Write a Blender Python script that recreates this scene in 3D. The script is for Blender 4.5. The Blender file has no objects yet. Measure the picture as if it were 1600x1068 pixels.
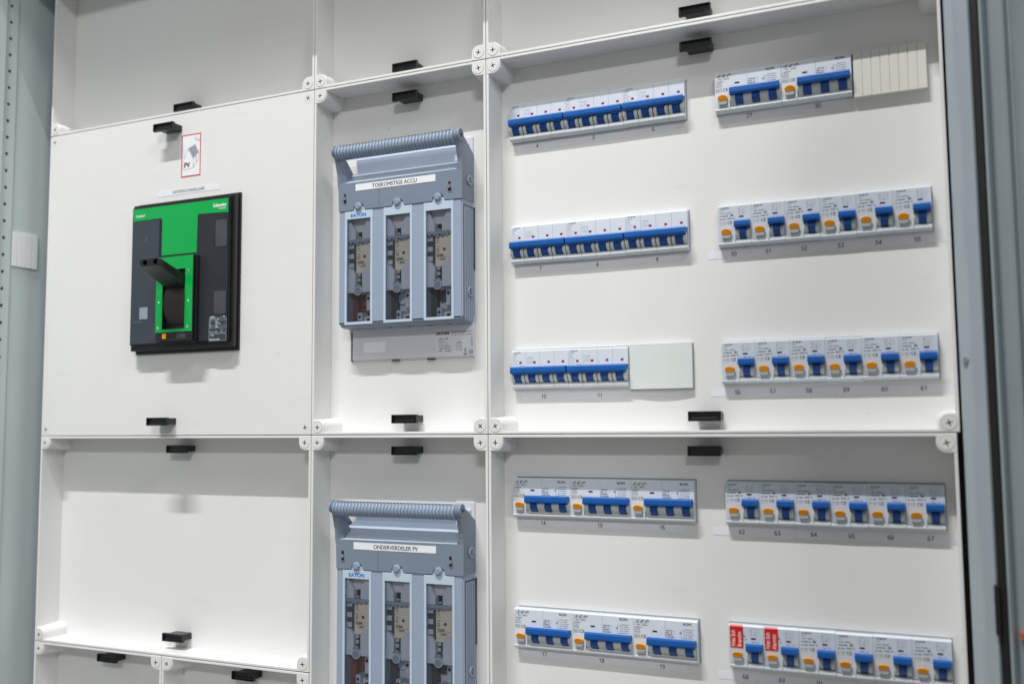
import bpy, bmesh, math, random
from mathutils import Vector, Matrix
random.seed(7)
S = 0.001                      # everything below is written in millimetres
scene = bpy.context.scene
COL = scene.collection

# ------------------------------------------------------------------ camera
cam_d = bpy.data.cameras.new("camera"); cam = bpy.data.objects.new("camera", cam_d); COL.objects.link(cam)
yaw, pitch, roll, fpx = 0.42353, 0.08458, -0.00836, 1518.18
C = Vector((377.54, -1063.64, -417.88))
F = Vector((-math.sin(yaw)*math.cos(pitch), math.cos(yaw)*math.cos(pitch), math.sin(pitch)))
R = Vector((math.cos(yaw), math.sin(yaw), 0)); U = R.cross(F)
R2 = math.cos(roll)*R + math.sin(roll)*U; U2 = -math.sin(roll)*R + math.cos(roll)*U
m = Matrix((R2, U2, -F)).transposed().to_4x4(); m.translation = C*S
cam.matrix_world = m
cam_d.sensor_width = 36; cam_d.lens = fpx/1600*36
cam_d.clip_start = 0.02; cam_d.clip_end = 50
cam_d.dof.use_dof = True; cam_d.dof.aperture_fstop = 3.2
cam_d.dof.focus_distance = (Vector((-190, -20, -350))-C).dot(F)*S
scene.camera = cam

# ------------------------------------------------------------------ light
w = bpy.data.worlds.new("World"); scene.world = w; w.use_nodes = True
bg = w.node_tree.nodes["Background"]; bg.inputs[0].default_value = (1.0, 0.985, 0.935, 1); bg.inputs[1].default_value = 0.27

def lamp(name, loc, target, sx, sy, power, col):
    d = bpy.data.lights.new(name, 'AREA'); d.shape = 'RECTANGLE'; d.size = sx; d.size_y = sy
    d.energy = power; d.color = col
    o = bpy.data.objects.new(name, d); COL.objects.link(o); o.location = Vector(loc)*S
    o.rotation_euler = (Vector(target)-Vector(loc)).to_track_quat('-Z', 'Y').to_euler()
    return o
lamp("ceiling_lamp", (-520, -1900, 3450), (-520, -3900, -550), 1.2, 0.06, 292, (1.0, 0.995, 0.985))
lamp("ceiling_lamp", (2250, -5400, 2550), (-500, 0, -500), 1.30, 0.08, 91, (0.97, 0.99, 1.0))
lamp("ceiling_lamp", (1050, -1200, 1500), (-900, 0, -300), 0.5, 0.2, 10, (1.0, 0.98, 0.95))

scene.view_settings.view_transform = 'Standard'; scene.view_settings.look = 'None'
scene.view_settings.exposure = 0; scene.view_settings.gamma = 1
scene.view_settings.use_curve_mapping = False
scene.render.engine = 'CYCLES'

# ------------------------------------------------------------------ materials
def mat(name, col, rough=0.5, metal=0.0, spec=0.5, var=0.03, vscale=30, bump=0.0, bscale=900, specks=0.0, smudge=0.0):
    m = bpy.data.materials.new(name); m.use_nodes = True
    nt = m.node_tree; N = nt.nodes; L = nt.links; b = N["Principled BSDF"]
    b.inputs['Roughness'].default_value = rough; b.inputs['Metallic'].default_value = metal
    b.inputs['Specular IOR Level'].default_value = spec
    tc = N.new('ShaderNodeTexCoord')
    geo = N.new('ShaderNodeNewGeometry')
    nz = N.new('ShaderNodeTexNoise'); nz.inputs['Scale'].default_value = vscale; nz.inputs['Detail'].default_value = 4
    L.new(geo.outputs['Position'], nz.inputs['Vector'])
    mr = N.new('ShaderNodeMapRange'); mr.inputs[1].default_value = .3; mr.inputs[2].default_value = .7
    mr.inputs[3].default_value = 1-var; mr.inputs[4].default_value = 1+var
    L.new(nz.outputs['Fac'], mr.inputs[0])
    val = mr.outputs[0]
    def mul(a, bb):
        q = N.new('ShaderNodeMath'); q.operation = 'MULTIPLY'; L.new(a, q.inputs[0]); L.new(bb, q.inputs[1]); return q.outputs[0]
    if specks:
        n2 = N.new('ShaderNodeTexNoise'); n2.inputs['Scale'].default_value = 75; n2.inputs['Detail'].default_value = 1.5
        L.new(geo.outputs['Position'], n2.inputs['Vector'])
        r2 = N.new('ShaderNodeMapRange'); r2.inputs[1].default_value = .765; r2.inputs[2].default_value = .83
        r2.inputs[3].default_value = 1; r2.inputs[4].default_value = 1-specks
        L.new(n2.outputs['Fac'], r2.inputs[0]); val = mul(val, r2.outputs[0])
    if smudge:
        mp = N.new('ShaderNodeMapping'); mp.inputs['Rotation'].default_value = (0, .6, 0); mp.inputs['Scale'].default_value = (1, 1, 3.5)
        L.new(geo.outputs['Position'], mp.inputs[0])
        n3 = N.new('ShaderNodeTexNoise'); n3.inputs['Scale'].default_value = 16; n3.inputs['Detail'].default_value = 6; n3.inputs['Distortion'].default_value = 1.2
        L.new(mp.outputs[0], n3.inputs['Vector'])
        r3 = N.new('ShaderNodeMapRange'); r3.inputs[1].default_value = .60; r3.inputs[2].default_value = .78
        r3.inputs[3].default_value = 1; r3.inputs[4].default_value = 1-smudge
        L.new(n3.outputs['Fac'], r3.inputs[0]); val = mul(val, r3.outputs[0])
    mx = N.new('ShaderNodeVectorMath'); mx.operation = 'SCALE'; mx.inputs[0].default_value = col[:3]
    L.new(val, mx.inputs['Scale']); L.new(mx.outputs[0], b.inputs['Base Color'])
    # gloss is never perfectly even
    rr = N.new('ShaderNodeMapRange'); rr.inputs[1].default_value = .3; rr.inputs[2].default_value = .7
    rr.inputs[3].default_value = rough*.85; rr.inputs[4].default_value = min(1, rough*1.15)
    L.new(nz.outputs['Fac'], rr.inputs[0]); L.new(rr.outputs[0], b.inputs['Roughness'])
    if bump:
        n4 = N.new('ShaderNodeTexNoise'); n4.inputs['Scale'].default_value = bscale; n4.inputs['Detail'].default_value = 2
        L.new(geo.outputs['Position'], n4.inputs['Vector'])
        bp = N.new('ShaderNodeBump'); bp.inputs['Strength'].default_value = bump; bp.inputs['Distance'].default_value = 0.0004
        L.new(n4.outputs['Fac'], bp.inputs['Height']); L.new(bp.outputs[0], b.inputs['Normal'])
    return m
M = {}
M['tray'] = mat('tray_plastic', (.79, .787, .775), .40, var=.012, vscale=9, bump=.25, bscale=700, specks=.25, smudge=.035)
M['screw'] = mat('screw_plastic', (.78, .78, .77), .35, var=.01)
M['slot'] = mat('screw_slot', (.05, .05, .05), .6)
M['ring'] = mat('screw_gap', (.42, .42, .41), .6)
M['black'] = mat('black_plastic', (.012, .015, .018), .35, var=.15, bump=.2)
M['steel'] = mat('cabinet_paint_shaded', (.30, .35, .375), .38, var=.02, vscale=14, bump=.3, bscale=420)  # cabinet paint darkened for the door; its shade is put into the colour
M['steel_l'] = mat('cabinet_paint_half_shaded', (.40, .46, .495), .35, var=.02, vscale=14, bump=.3, bscale=420)  # same paint, part darkened: the post's dimmer light is in the colour
M["wall"] = mat("cabinet_paint_lit", (.60, .68, .695), .42, var=.02, vscale=14, bump=.3, bscale=420)  # same paint lightened; the left wall's light is put into the colour
M['rubber'] = mat('black_rubber', (.008, .007, .009), .6)
M['hole_b'] = mat('lever_hole', (.001, .001, .001), .9, spec=0)
M['dark'] = mat('dark_gap', (.012, .010, .012), .8)
M['hole'] = mat('hole_dark', (.03, .035, .04), .8)
M['cab'] = mat('breaker_white', (.69, .735, .80), .32, var=.012)
M['cab2'] = mat('breaker_grey', (.60, .65, .72), .32, var=.012)
M['lip'] = mat('breaker_lip', (.66, .69, .73), .3, var=.012)
M['cheek'] = mat('cheek_grey', (.60, .63, .63), .4, var=.02)
M['blue'] = mat('lever_blue', (.0, .10, .41), .45, var=.06, vscale=60)
M['blue_d'] = mat('toggle_blue', (.0, .062, .29), .45, var=.06)
M['red'] = mat('indicator_red', (.30, .006, .035), .3)
M['darkred'] = mat('indicator_dark', (.05, .003, .015), .3)
M['orange'] = mat('button_orange', (1.0, .36, .0), .35, var=.03)
M['shaft'] = mat('button_shaft', (.40, .41, .42), .4)
M['ink'] = mat('ink', (.045, .05, .07), .6)
M['ink_l'] = mat('light_ink', (.28, .31, .36), .6)
M['roofm'] = mat('roof_print', (.42, .43, .52), .5)
M['tape'] = mat('label_tape', (.82, .84, .89), .28, var=.01)
M['paper'] = mat('white_sticker', (.86, .87, .90), .35, var=.01)
M['redp'] = mat('red_print', (.62, .02, .02), .4)
M['redst'] = mat('red_sticker', (.56, .008, .015), .3)
M['tab'] = mat('tab_orange', (.55, .10, .02), .5)
M['pink'] = mat('red_sticker_text', (.85, .55, .48), .4)
M['cream'] = mat('blank_strip', (.74, .73, .68), .45, var=.015)
M['blank'] = mat('blank_plate', (.72, .76, .745), .4, var=.012, smudge=.03)
M['fbody'] = mat('switch_blue_grey', (.315, .385, .50), .38, var=.015, bump=.2)
M['flid'] = mat('switch_lid_grey', (.205, .250, .325), .38, var=.02, bump=.2)
M['flight'] = mat('switch_pale', (.52, .62, .74), .33, var=.01)
M['fbev_lit'] = mat('switch_lit_bevel', (.47, .55, .67), .42, var=.01)  # body plastic lightened where the scoop catches light
M['fgrip'] = mat('grip_grey', (.265, .335, .45), .36, var=.02)
M['fin'] = mat('switch_inner', (.66, .73, .83), .45, var=.05)
M['fdark'] = mat('switch_inner_dark', (.07, .09, .10), .5, var=.1)
M['fbase'] = mat('switch_base_grey', (.70, .70, .76), .4, var=.015)
M['tplate'] = mat('type_plate', (.74, .75, .81), .35, var=.01)
M['ceram'] = mat('fuse_ceramic', (.86, .79, .66), .45, var=.04)
M['copper'] = mat('busbar_red', (.22, .075, .065), .4, var=.2)
M['chrome'] = mat('bright_metal', (.62, .64, .67), .22, metal=.9, var=.05)
M['etblue'] = mat('logo_blue', (.0, .20, .62), .4)
M['gblack'] = mat('breaker_black', (.014, .014, .016), .32, var=.1)
M['rotor'] = mat('rotor_plastic', (.030, .022, .020), .4, var=.2, vscale=60, bump=.3)
M['gslate'] = mat('breaker_slate', (.045, .055, .072), .42, var=.03, bump=.3)
M['gpanel'] = mat('breaker_dark_panel', (.022, .026, .034), .4, var=.05, bump=.3)
M['gwin'] = mat('smoked_window', (.065, .072, .085), .25, var=.1)
M['green'] = mat('breaker_green', (.0, .40, .075), .38, var=.02)
M['white'] = mat('white_print', (.85, .87, .87), .5)
M['qr'] = mat('code_label', (.45, .52, .60), .4, var=.25, vscale=1200)
M['tagm'] = mat('plain_tag', (.30, .36, .42), .5)
M['qrd'] = mat('faint_print', (.16, .19, .23), .5)

def glass():
    m = bpy.data.materials.new('clear_cover'); m.use_nodes = True; nt = m.node_tree; N = nt.nodes; L = nt.links
    N.remove(N["Principled BSDF"]); out = N["Material Output"]
    t = N.new('ShaderNodeBsdfTransparent'); t.inputs[0].default_value = (.97, .98, 1.0, 1)
    g = N.new('ShaderNodeBsdfGlossy'); g.inputs['Roughness'].default_value = .05
    f = N.new('ShaderNodeFresnel'); f.inputs['IOR'].default_value = 1.45
    mx = N.new('ShaderNodeMixShader'); L.new(f.outputs[0], mx.inputs[0]); L.new(t.outputs[0], mx.inputs[1]); L.new(g.outputs[0], mx.inputs[2])
    L.new(mx.outputs[0], out.inputs['Surface']); return m
M['glass'] = glass()

# ------------------------------------------------------------------ geometry helpers (mm, x right, y into the wall, z up)
class B:
    def __init__(s): s.bm = bmesh.new(); s.mats = []
    def mi(s, k):
        if k not in s.mats: s.mats.append(k)
        return s.mats.index(k)
    def box(s, x0, x1, y0, y1, z0, z1, k, bev=0):
        r = bmesh.ops.create_cube(s.bm, size=1)
        vs = r['verts']
        for v in vs: v.co = Vector(((x0+x1)/2+v.co.x*(x1-x0), (y0+y1)/2+v.co.y*(y1-y0), (z0+z1)/2+v.co.z*(z1-z0)))
        es = list({e for v in vs for e in v.link_edges}); fs = {f for v in vs for f in v.link_faces}
        i = s.mi(k)
        for f in fs: f.material_index = i
        if bev:
            r = bmesh.ops.bevel(s.bm, geom=es, offset=bev, segments=2, affect='EDGES', profile=.5)
            for f in r['faces']: f.material_index = i; f.smooth = False
        return s
    def loops(s, rings, k, smooth=False, cap=True):
        i = s.mi(k); R_ = [[s.bm.verts.new(p) for p in r] for r in rings]; n = len(R_[0])
        for a, b in zip(R_, R_[1:]):
            for j in range(n):
                f = s.bm.faces.new((a[j], a[(j+1) % n], b[(j+1) % n], b[j])); f.material_index = i; f.smooth = smooth
        if cap:
            for r in (R_[0], R_[-1]):
                f = s.bm.faces.new(r); f.material_index = i
        return s
    def prY(s, pts, y0, y1, k, smooth=False):      # outline in (x,z) pushed along y
        return s.loops([[(x, y0, z) for x, z in pts], [(x, y1, z) for x, z in pts]], k, smooth)
    def prX(s, pts, x0, x1, k, smooth=False):      # outline in (y,z) pushed along x
        return s.loops([[(x0, y, z) for y, z in pts], [(x1, y, z) for y, z in pts]], k, smooth)
    def cylY(s, x, z, r, y0, y1, k, n=20, r2=None, rz=None, smooth=True):
        r2 = r if r2 is None else r2; q = 1 if rz is None else rz/r
        ring = lambda y, rr: [(x+rr*math.cos(2*math.pi*j/n), y, z+rr*q*math.sin(2*math.pi*j/n)) for j in range(n)]
        return s.loops([ring(y0, r), ring(y1, r2)], k, smooth)
    def cylX(s, y, z, r, x0, x1, k, n=20, r2=None, smooth=True):
        r2 = r if r2 is None else r2
        ring = lambda x, rr: [(x, y+rr*math.cos(2*math.pi*j/n), z+rr*math.sin(2*math.pi*j/n)) for j in range(n)]
        return s.loops([ring(x0, r), ring(x1, r2)], k, smooth)
    def quad(s, pts, k):
        f = s.bm.faces.new([s.bm.verts.new(p) for p in pts]); f.material_index = s.mi(k); return s
    def rect(s, x0, x1, z0, z1, y, k):
        return s.quad([(x0, y, z0), (x1, y, z0), (x1, y, z1), (x0, y, z1)], k)
    def mesh(s, name):
        me = bpy.data.meshes.new(name); bmesh.ops.recalc_face_normals(s.bm, faces=s.bm.faces)
        for v in s.bm.verts: v.co *= S
        s.bm.to_mesh(me); s.bm.free()
        for k in s.mats: me.materials.append(M[k])
        return me
    def obj(s, name, parent=None, loc=(0, 0, 0)):
        o = bpy.data.objects.new(name, s.mesh(name)); COL.objects.link(o)
        o.location = Vector(loc)*S
        if parent: o.parent = parent
        return o
def thing(name, label, cat, loc=(0, 0, 0), group=None):
    o = bpy.data.objects.new(name, None); COL.objects.link(o); o.location = Vector(loc)*S; o.empty_display_size = .02
    return tag(o, label, cat, group)
def tag(o, label, cat, group=None):
    o['label'] = label; o['category'] = cat
    if group: o['group'] = group
    return o
def copy_tree(o, parent=None):
    c = o.copy(); COL.objects.link(c); c.parent = parent
    for ch in list(o.children): copy_tree(ch, c)
    return c
def rrect(x0, x1, z0, z1, r, n=4):
    pts = []
    for cx, cz, a0 in ((x1-r, z1-r, 0), (x0+r, z1-r, 90), (x0+r, z0+r, 180), (x1-r, z0+r, 270)):
        for j in range(n+1):
            a = math.radians(a0+90*j/n); pts.append((cx+r*math.cos(a), cz+r*math.sin(a)))
    return pts
_tc = {}
def text(s, size, k, name, parent, loc, align='CENTER', bold=0, shear=0, sx=1, rot=0):
    """lettering laid on a face that looks towards -y; loc = anchor point, size = cap height in mm"""
    key = (s, size, k, align, bold, shear, sx, rot)
    if key not in _tc:
        cu = bpy.data.curves.new('t', 'FONT'); cu.body = s; cu.size = size/0.70; cu.align_x = align
        cu.offset = 0; cu.shear = shear; cu.resolution_u = 3
        to = bpy.data.objects.new('t', cu); COL.objects.link(to)
        bpy.context.view_layer.update()
        me = bpy.data.meshes.new_from_object(to.evaluated_get(bpy.context.evaluated_depsgraph_get()))
        bpy.data.objects.remove(to); bpy.data.curves.remove(cu)
        c, sn = math.cos(rot), math.sin(rot)
        for v in me.vertices:
            x, y = v.co.x*sx, v.co.y
            v.co = Vector((c*x-sn*y, 0, sn*x+c*y))*S
        # thicken the strokes with shifted copies, each a hair in front of the last
        bm = bmesh.new(); d = (.032+bold)*size*S
        for i, (ax, az) in enumerate(((0, 0), (-d, 0), (d, 0), (0, d*.3), (0, -d*.3))):
            n0 = len(bm.verts); bm.from_mesh(me); bm.verts.ensure_lookup_table()
            for v in bm.verts[n0:]: v.co += Vector((ax, -i*.004*S, az))
        bm.to_mesh(me); bm.free()
        me.materials.clear(); me.materials.append(M[k]); me.name = name
        _tc[key] = me
    o = bpy.data.objects.new(name, _tc[key]); COL.objects.link(o); o.location = Vector(loc)*S
    if parent: o.parent = parent
    return o
def _arc(cx, cz, rx, rz, a0, a1, n=12):
    return [(cx+rx*math.cos(math.radians(a0+(a1-a0)*i/n)), cz+rz*math.sin(math.radians(a0+(a1-a0)*i/n))) for i in range(n+1)]
DIG = {'0': [_arc(.3, .5, .24, .44, 0, 360, 18)], '1': [[(.14, .74), (.34, .94), (.34, .06)]],
       '2': [_arc(.3, .70, .23, .24, 165, -35, 10)+[(.07, .06), (.54, .06)]],
       '3': [_arc(.29, .71, .20, .22, 160, -85, 9), _arc(.29, .28, .24, .23, 88, -160, 10)],
       '4': [[(.42, .06), (.42, .94), (.06, .30), (.56, .30)]],
       '5': [[(.50, .94), (.15, .94), (.10, .52)]+_arc(.28, .33, .23, .27, 125, -155, 11)],
       '6': [_arc(.30, .31, .23, .25, 0, 360, 14), _arc(.36, .40, .30, .54, 80, 175, 7)],
       '7': [[(.07, .94), (.53, .94), (.36, .5), (.24, .06)]],
       '8': [_arc(.30, .72, .20, .22, 0, 360, 14), _arc(.30, .28, .24, .23, 0, 360, 14)],
       '9': [_arc(.30, .69, .23, .25, 0, 360, 14), _arc(.24, .60, .30, .54, -100, -5, 7)]}
def digits(s, h, k, parent, loc):
    """printed number in plain round-cornered strokes, centred on loc"""
    key = ('dig', s, h, k)
    if key not in _tc:
        b = B(); wd = .66*h; x0 = -wd*len(s)/2; t = .14*h; q = 0
        for i, ch in enumerate(s):
            for st in DIG[ch]:
                P = [(x0+i*wd+px*h, pz*h) for px, pz in st]
                for (ax, az), (cx, cz) in zip(P, P[1:]):
                    dx, dz = cx-ax, cz-az; L_ = math.hypot(dx, dz); ux, uz = dx/L_, dz/L_
                    ax_, az_, cx_, cz_ = ax-ux*t*.3, az-uz*t*.3, cx+ux*t*.3, cz+uz*t*.3; nx, nz = -uz*t/2, ux*t/2
                    y = -.003*(q % 7); q += 1
                    b.quad([(ax_+nx, y, az_+nz), (cx_+nx, y, cz_+nz), (cx_-nx, y, cz_-nz), (ax_-nx, y, az_-nz)], k)
        _tc[key] = b.mesh('number')
    o = bpy.data.objects.new('number', _tc[key]); COL.objects.link(o); o.location = Vector(loc)*S; o.parent = parent
    return o
def dashes(b, x, z, w_, h, y, k='ink', rnd=None, fill=.72):
    rnd = rnd or random; e = x+w_
    while x < e:
        a = rnd.uniform(.35, .9)
        if rnd.random() < fill+.15: b.rect(x, min(e, x+a), z-h, z-h*rnd.choice((0, 0, .25)), y, k)
        x += a+rnd.uniform(.2, .5)

# ------------------------------------------------------------------ cabinet (structure of the board)
cab = thing('electrical_cabinet', 'tall grey-green steel cabinet enclosing the white cover trays', 'cabinet', (-880, 60, -900))
ox, oy, oz = 880, -60, 900           # world -> local of the cabinet
def cb(b, name): return b.obj(name, cab, (ox, oy, oz))
b = B(); b.box(-880, 460, 60, 64, -900, 300, 'steel'); cb(b, 'back_wall')
b = B(); b.box(-884, -880, -420, 60, -900, 300, 'wall')
cb(b, 'side_wall')
b = B(); b.box(-884, 460, -158, 60, 300, 304, 'steel'); b.box(-884, 460, -162, -158, 292, 304, 'steel'); cb(b, 'roof')
# perforated rail on the left side wall, 25 mm pitch
b = B(); i0 = b.mi('wall')
z = -900 - (-900+13.5) % 25
zc = 10.6 + 25*8
k = zc
while k > -880:
    ys = (-100, -78); yc = -88.5; r = 2.7; hz = 12.5
    bm = b.bm; X = -877
    outer = []; inner = []
    n = 16
    for j in range(n):
        a = 2*math.pi*(j+.5)/n; cy_, cz_ = math.cos(a), math.sin(a)
        dy = (ys[1]-yc) if cy_ > 0 else (yc-ys[0]); t = min(dy/abs(cy_), hz/abs(cz_))
        outer.append(bm.verts.new((X, yc+cy_*t, k+cz_*t)))
        inner.append((bm.verts.new((X, yc+cy_*r, k+cz_*r)), bm.verts.new((X-2.5, yc+cy_*r, k+cz_*r))))
    for j in range(n):
        q = (j+1) % n
        f = bm.faces.new((outer[j], outer[q], inner[q][0], inner[j][0])); f.material_index = i0
        f = bm.faces.new((inner[j][0], inner[q][0], inner[q][1], inner[j][1])); f.material_index = i0
    # the four corners that the ring leaves open
    for sy in (0, 1):
        for sz in (-1, 1):
            cpt = (X, ys[sy], k+sz*hz)
            cand = sorted(outer, key=lambda v: (v.co-Vector(cpt)).length)[:2]
            f = bm.faces.new((bm.verts.new(cpt), cand[0], cand[1])); f.material_index = i0
    h = b.mi('hole'); f = bm.faces.new([bm.verts.new((X-2.4, yc+3*math.cos(2*math.pi*j/12), k+3*math.sin(2*math.pi*j/12))) for j in range(12)]); f.material_index = h
    k -= 25
b.box(-880, -877, -78, -76.5, -900, 223, 'wall', .4)
b.box(-880, -871, -135, -100, -900, 223, 'wall', 1.2)
cb(b, 'perforated_rail')
# right-hand post, in folded steel
post = [(386.4, 60), (386.4, -52), (387.4, -55), (393.5, -60), (395.5, -63), (397, -66), (407, -66), (409, -64), (409.5, 60)]
b = B(); b.loops([[(x, y, -900) for x, y in post], [(x, y, 300) for x, y in post]], 'steel_l'); cb(b, 'post')
b = B(); b.box(409.6, 416, -67, -30, -900, 300, 'rubber', 1.2); b.box(405.5, 410, -72, -66.2, -610, -566, 'rubber', 1); cb(b, 'gasket')
b = B(); b.box(384.8, 386.3, -20, -14, -900, 300, 'dark'); cb(b, 'gap_shade')  # black strip standing in for the shade in the open gap
b = B(); b.cylY(391.3, -361, 2.6, -61.5, -57, 'chrome', 14, 2.6); cb(b, 'screw')
# door edge, standing open on the right
door = thing('cabinet_door', 'grey steel cabinet door edge right of the black rubber seal', 'door', (430, -60, -900))
pf = [(416.3, -20), (416.3, -70), (418.5, -73), (421, -70), (423, -64), (432, -63), (435, -66), (437, -70), (440, -66), (441, -64), (560, -70), (560, -20)]
b = B(); b.loops([[(x, y, -900) for x, y in pf], [(x, y, 300) for x, y in pf]], 'steel')
b.obj('door_panel', door, (-430, 60, 900))
b = B(); b.box(441.5, 444.5, -760, -70.5, -900, 300, 'steel', .8); b.box(444.5, 458, -760, -745, -900, 300, 'steel', .8); b.obj('door_leaf', door, (-430, 60, 900))  # unseen leaf, sized to keep the far lamp off the right trays
b = B(); b.box(425.6, 440, -74, -64, -613, -606, 'tab', .6)
b.obj('latch_tab', door, (-430, 60, 900))['label'] = 'small orange-red tab'

# ------------------------------------------------------------------ cover trays
D = 38
def screw(parent, x, z, y, rot, idx=0):
    b = B()
    b.cylY(x, z, 7.3, y-.05, y+.6, 'ring', 28); b.cylY(x, z, 6.85, y-.45, y+.5, 'screw', 28, None)
    o = b.obj('screw', parent)
    b = B(); c, s_ = math.cos(rot), math.sin(rot)
    for (ax, az) in ((c, s_), (-s_, c)):
        L_ = 3.5; t = .75
        p = [(x+ax*L_-az*t*.4, z+az*L_+ax*t*.4), (x-az*t, z+ax*t), (x-ax*L_-az*t*.4, z-az*L_+ax*t*.4), (x-ax*L_+az*t*.4, z-az*L_-ax*t*.4), (x+az*t, z-ax*t), (x+ax*L_+az*t*.4, z+az*L_-ax*t*.4)]
        yy = y-.47 if ax == c else y-.50
        b.prY(p, yy, y-.5, 'slot')
    q = b.obj('slot', o)
    return o
def grip(parent, x, z, y, out=20.5):
    """black snap-in grip: open trough on a narrower neck; y = plate it grows from"""
    b = B()
    b.box(x-12, x+16, y-out+4, y+.5, z-4, z+4.6, 'black', .5)
    yb = y-out+4.5
    b.box(x-18, x+18, yb-1, yb, z-5.4, z+5.4, 'black')
    for a in ((x-18, x-16.6, z-5.4, z+5.4), (x+16.6, x+18, z-5.4, z+5.4), (x-16.6, x+16.6, z-5.4, z-4.2), (x-16.6, x+16.6, z+4.2, z+5.4)):
        b.box(a[0], a[1], y-out, yb-1, a[2], a[3], 'black', .3)
    b.box(x-15, x+14, y-out+1.6, yb-.5, z-4.1, z-1.2, 'black', .4)
    return b.obj('grip', parent)
def tray(label, x0, x1, z0, z1, grips, flat=False, hole=None):
    g = .45; X0, X1, Z0, Z1 = x0+g, x1-g, z0+g, z1-g
    t = thing('cover_tray' if not flat else 'cover_plate', label, 'cover', ((x0+x1)/2, 0, z0))
    lx, lz = -(x0+x1)/2, -z0
    def put(b, name):
        return b.obj(name, t, (lx, 0, lz))
    rr = random.Random(int(x0*3+z0))
    if flat:
        b = B(); b.box(X0, X1, -D, -D+4, Z0, Z1, 'tray', .7)
        b.box(X0+1, X1-1, -D+4, 0, Z0+1, Z0+4, 'tray'); b.box(X0+1, X1-1, -D+4, 0, Z1-4, Z1-1, 'tray')
        b.box(X0+1, X0+4, -D+4, 0, Z0+4, Z1-4, 'tray'); b.box(X1-4, X1-1, -D+4, 0, Z0+4, Z1-4, 'tray')
        put(b, 'panel')
    else:
        b = B()
        if hole:
            hx0, hx1, hz0, hz1 = hole
            b.box(X0+1, hx0, 0, 3, Z0+1, Z1-1, 'tray'); b.box(hx1, X1-1, 0, 3, Z0+1, Z1-1, 'tray')
            b.box(hx0, hx1, 0, 3, Z0+1, hz0, 'tray'); b.box(hx0, hx1, 0, 3, hz1, Z1-1, 'tray')
        else: b.box(X0+1, X1-1, 0, 3, Z0+1, Z1-1, 'tray')
        put(b, 'panel')
        b = B(); th = 3.2
        for a in ((X0, X1, Z0, Z0+th), (X0, X1, Z1-th, Z1)):
            b.box(a[0], a[1], -D, -.02, a[2], a[3], 'tray', .55)
        for a in ((X0, X0+th), (X1-th, X1)):
            b.box(a[0], a[1], -D+.02, -.03, Z0+th-.6, Z1-th+.6, 'tray', .55)
        put(b, 'rim')
    for sx in (0, 1):
        for sz in (0, 1):
            cx = X0+9.2 if sx == 0 else X1-9.2; cz = Z0+9.2 if sz == 0 else Z1-9.2
            dx = 1 if sx == 0 else -1; dz = 1 if sz == 0 else -1
            if not flat:
                bx, bz = (X0 if sx == 0 else X1), (Z0 if sz == 0 else Z1)
                Rr = 9.2
                def ring(y, e, ins):
                    pts = [(bx+dx*ins, bz+dz*ins), (bx+dx*(18.6+e), bz+dz*ins)]
                    c2x, c2z = bx+dx*(18.6+e-Rr), bz+dz*(18.6+e-Rr)
                    for j in range(9):
                        a = math.radians(90*j/8); pts.append((c2x+dx*Rr*math.cos(a), c2z+dz*Rr*math.sin(a)))
                    pts.append((bx+dx*ins, bz+dz*(18.6+e)))
                    return [(px, y, pz) for px, pz in pts]
                b = B(); b.loops([ring(-.04, 2.2, .3), ring(-D+.9, .1, .3), ring(-D-.25, -.6, .7)], 'tray'); put(b, 'corner_boss')
            o = screw(t, cx, cz, -D-(.25 if not flat else -.3), rr.uniform(-.35, .35)+(.8 if rr.random() < .15 else 0)); o.location = Vector((lx, 0, lz))*S
    for (gx, gz) in grips:
        o = grip(t, gx, gz, -D if flat else 0); o.location = Vector((lx, 0, lz))*S
    return t
XA, XB, XC, XD = -848.0, -366.0, -116.5, 384.5
ZT, ZM, ZB = 20.7, -429.2, -723.9
G1, G2, G3 = -605.5, -240.5, 134.0
tray('empty recessed white cover tray above the flat plate with the PV sticker', XA, XB, ZT, 298, [(G1, 38.5)])
tray('recessed white cover tray above the upper fuse switch', XB, XC, ZT, 298, [(G2, 38.5)])
tray('wide recessed white cover tray, only its bottom edge above breakers 4 to 6', XC, XD, ZT, 298, [(G3, 42.5)])
tray('flat white cover plate around the green and black main switch', XA, XB, ZM, ZT, [(G1, -1.6), (G1, -410)], flat=True)
M2t = tray('recessed white cover tray around the upper fuse switch', XB, XC, ZM, ZT, [(G2, 0), (G2, -410)], hole=(-326, -158, -286, -104))
M3t = tray('wide recessed white cover tray around breakers 4 to 11 and 27 to 61', XC, XD, ZM, ZT, [(G3, 2.5), (G3, -410.7)])
tray('empty recessed white cover tray below the main switch plate', XA, XB, ZB, ZM, [(G1, -448), (G1, -704)])
B2t = tray('recessed white cover tray around the lower fuse switch', XB, XC, -879, ZM, [(G2, -449)], hole=(-326, -158, -736.5, -554.5))
B3t = tray('wide recessed white cover tray around breakers 14 to 19 and 62 onwards', XC, 381.5, -879, ZM, [(G3-1.5, -448)])
tray('narrow white cover tray at the bottom left corner', XA, -606.5, -879, ZB, [(-725.5, -742)])
tray('narrow white cover tray at the bottom, right of the bottom left one', -606.5, XB, -879, ZB, [(-484.5, -743.5)])

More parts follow.
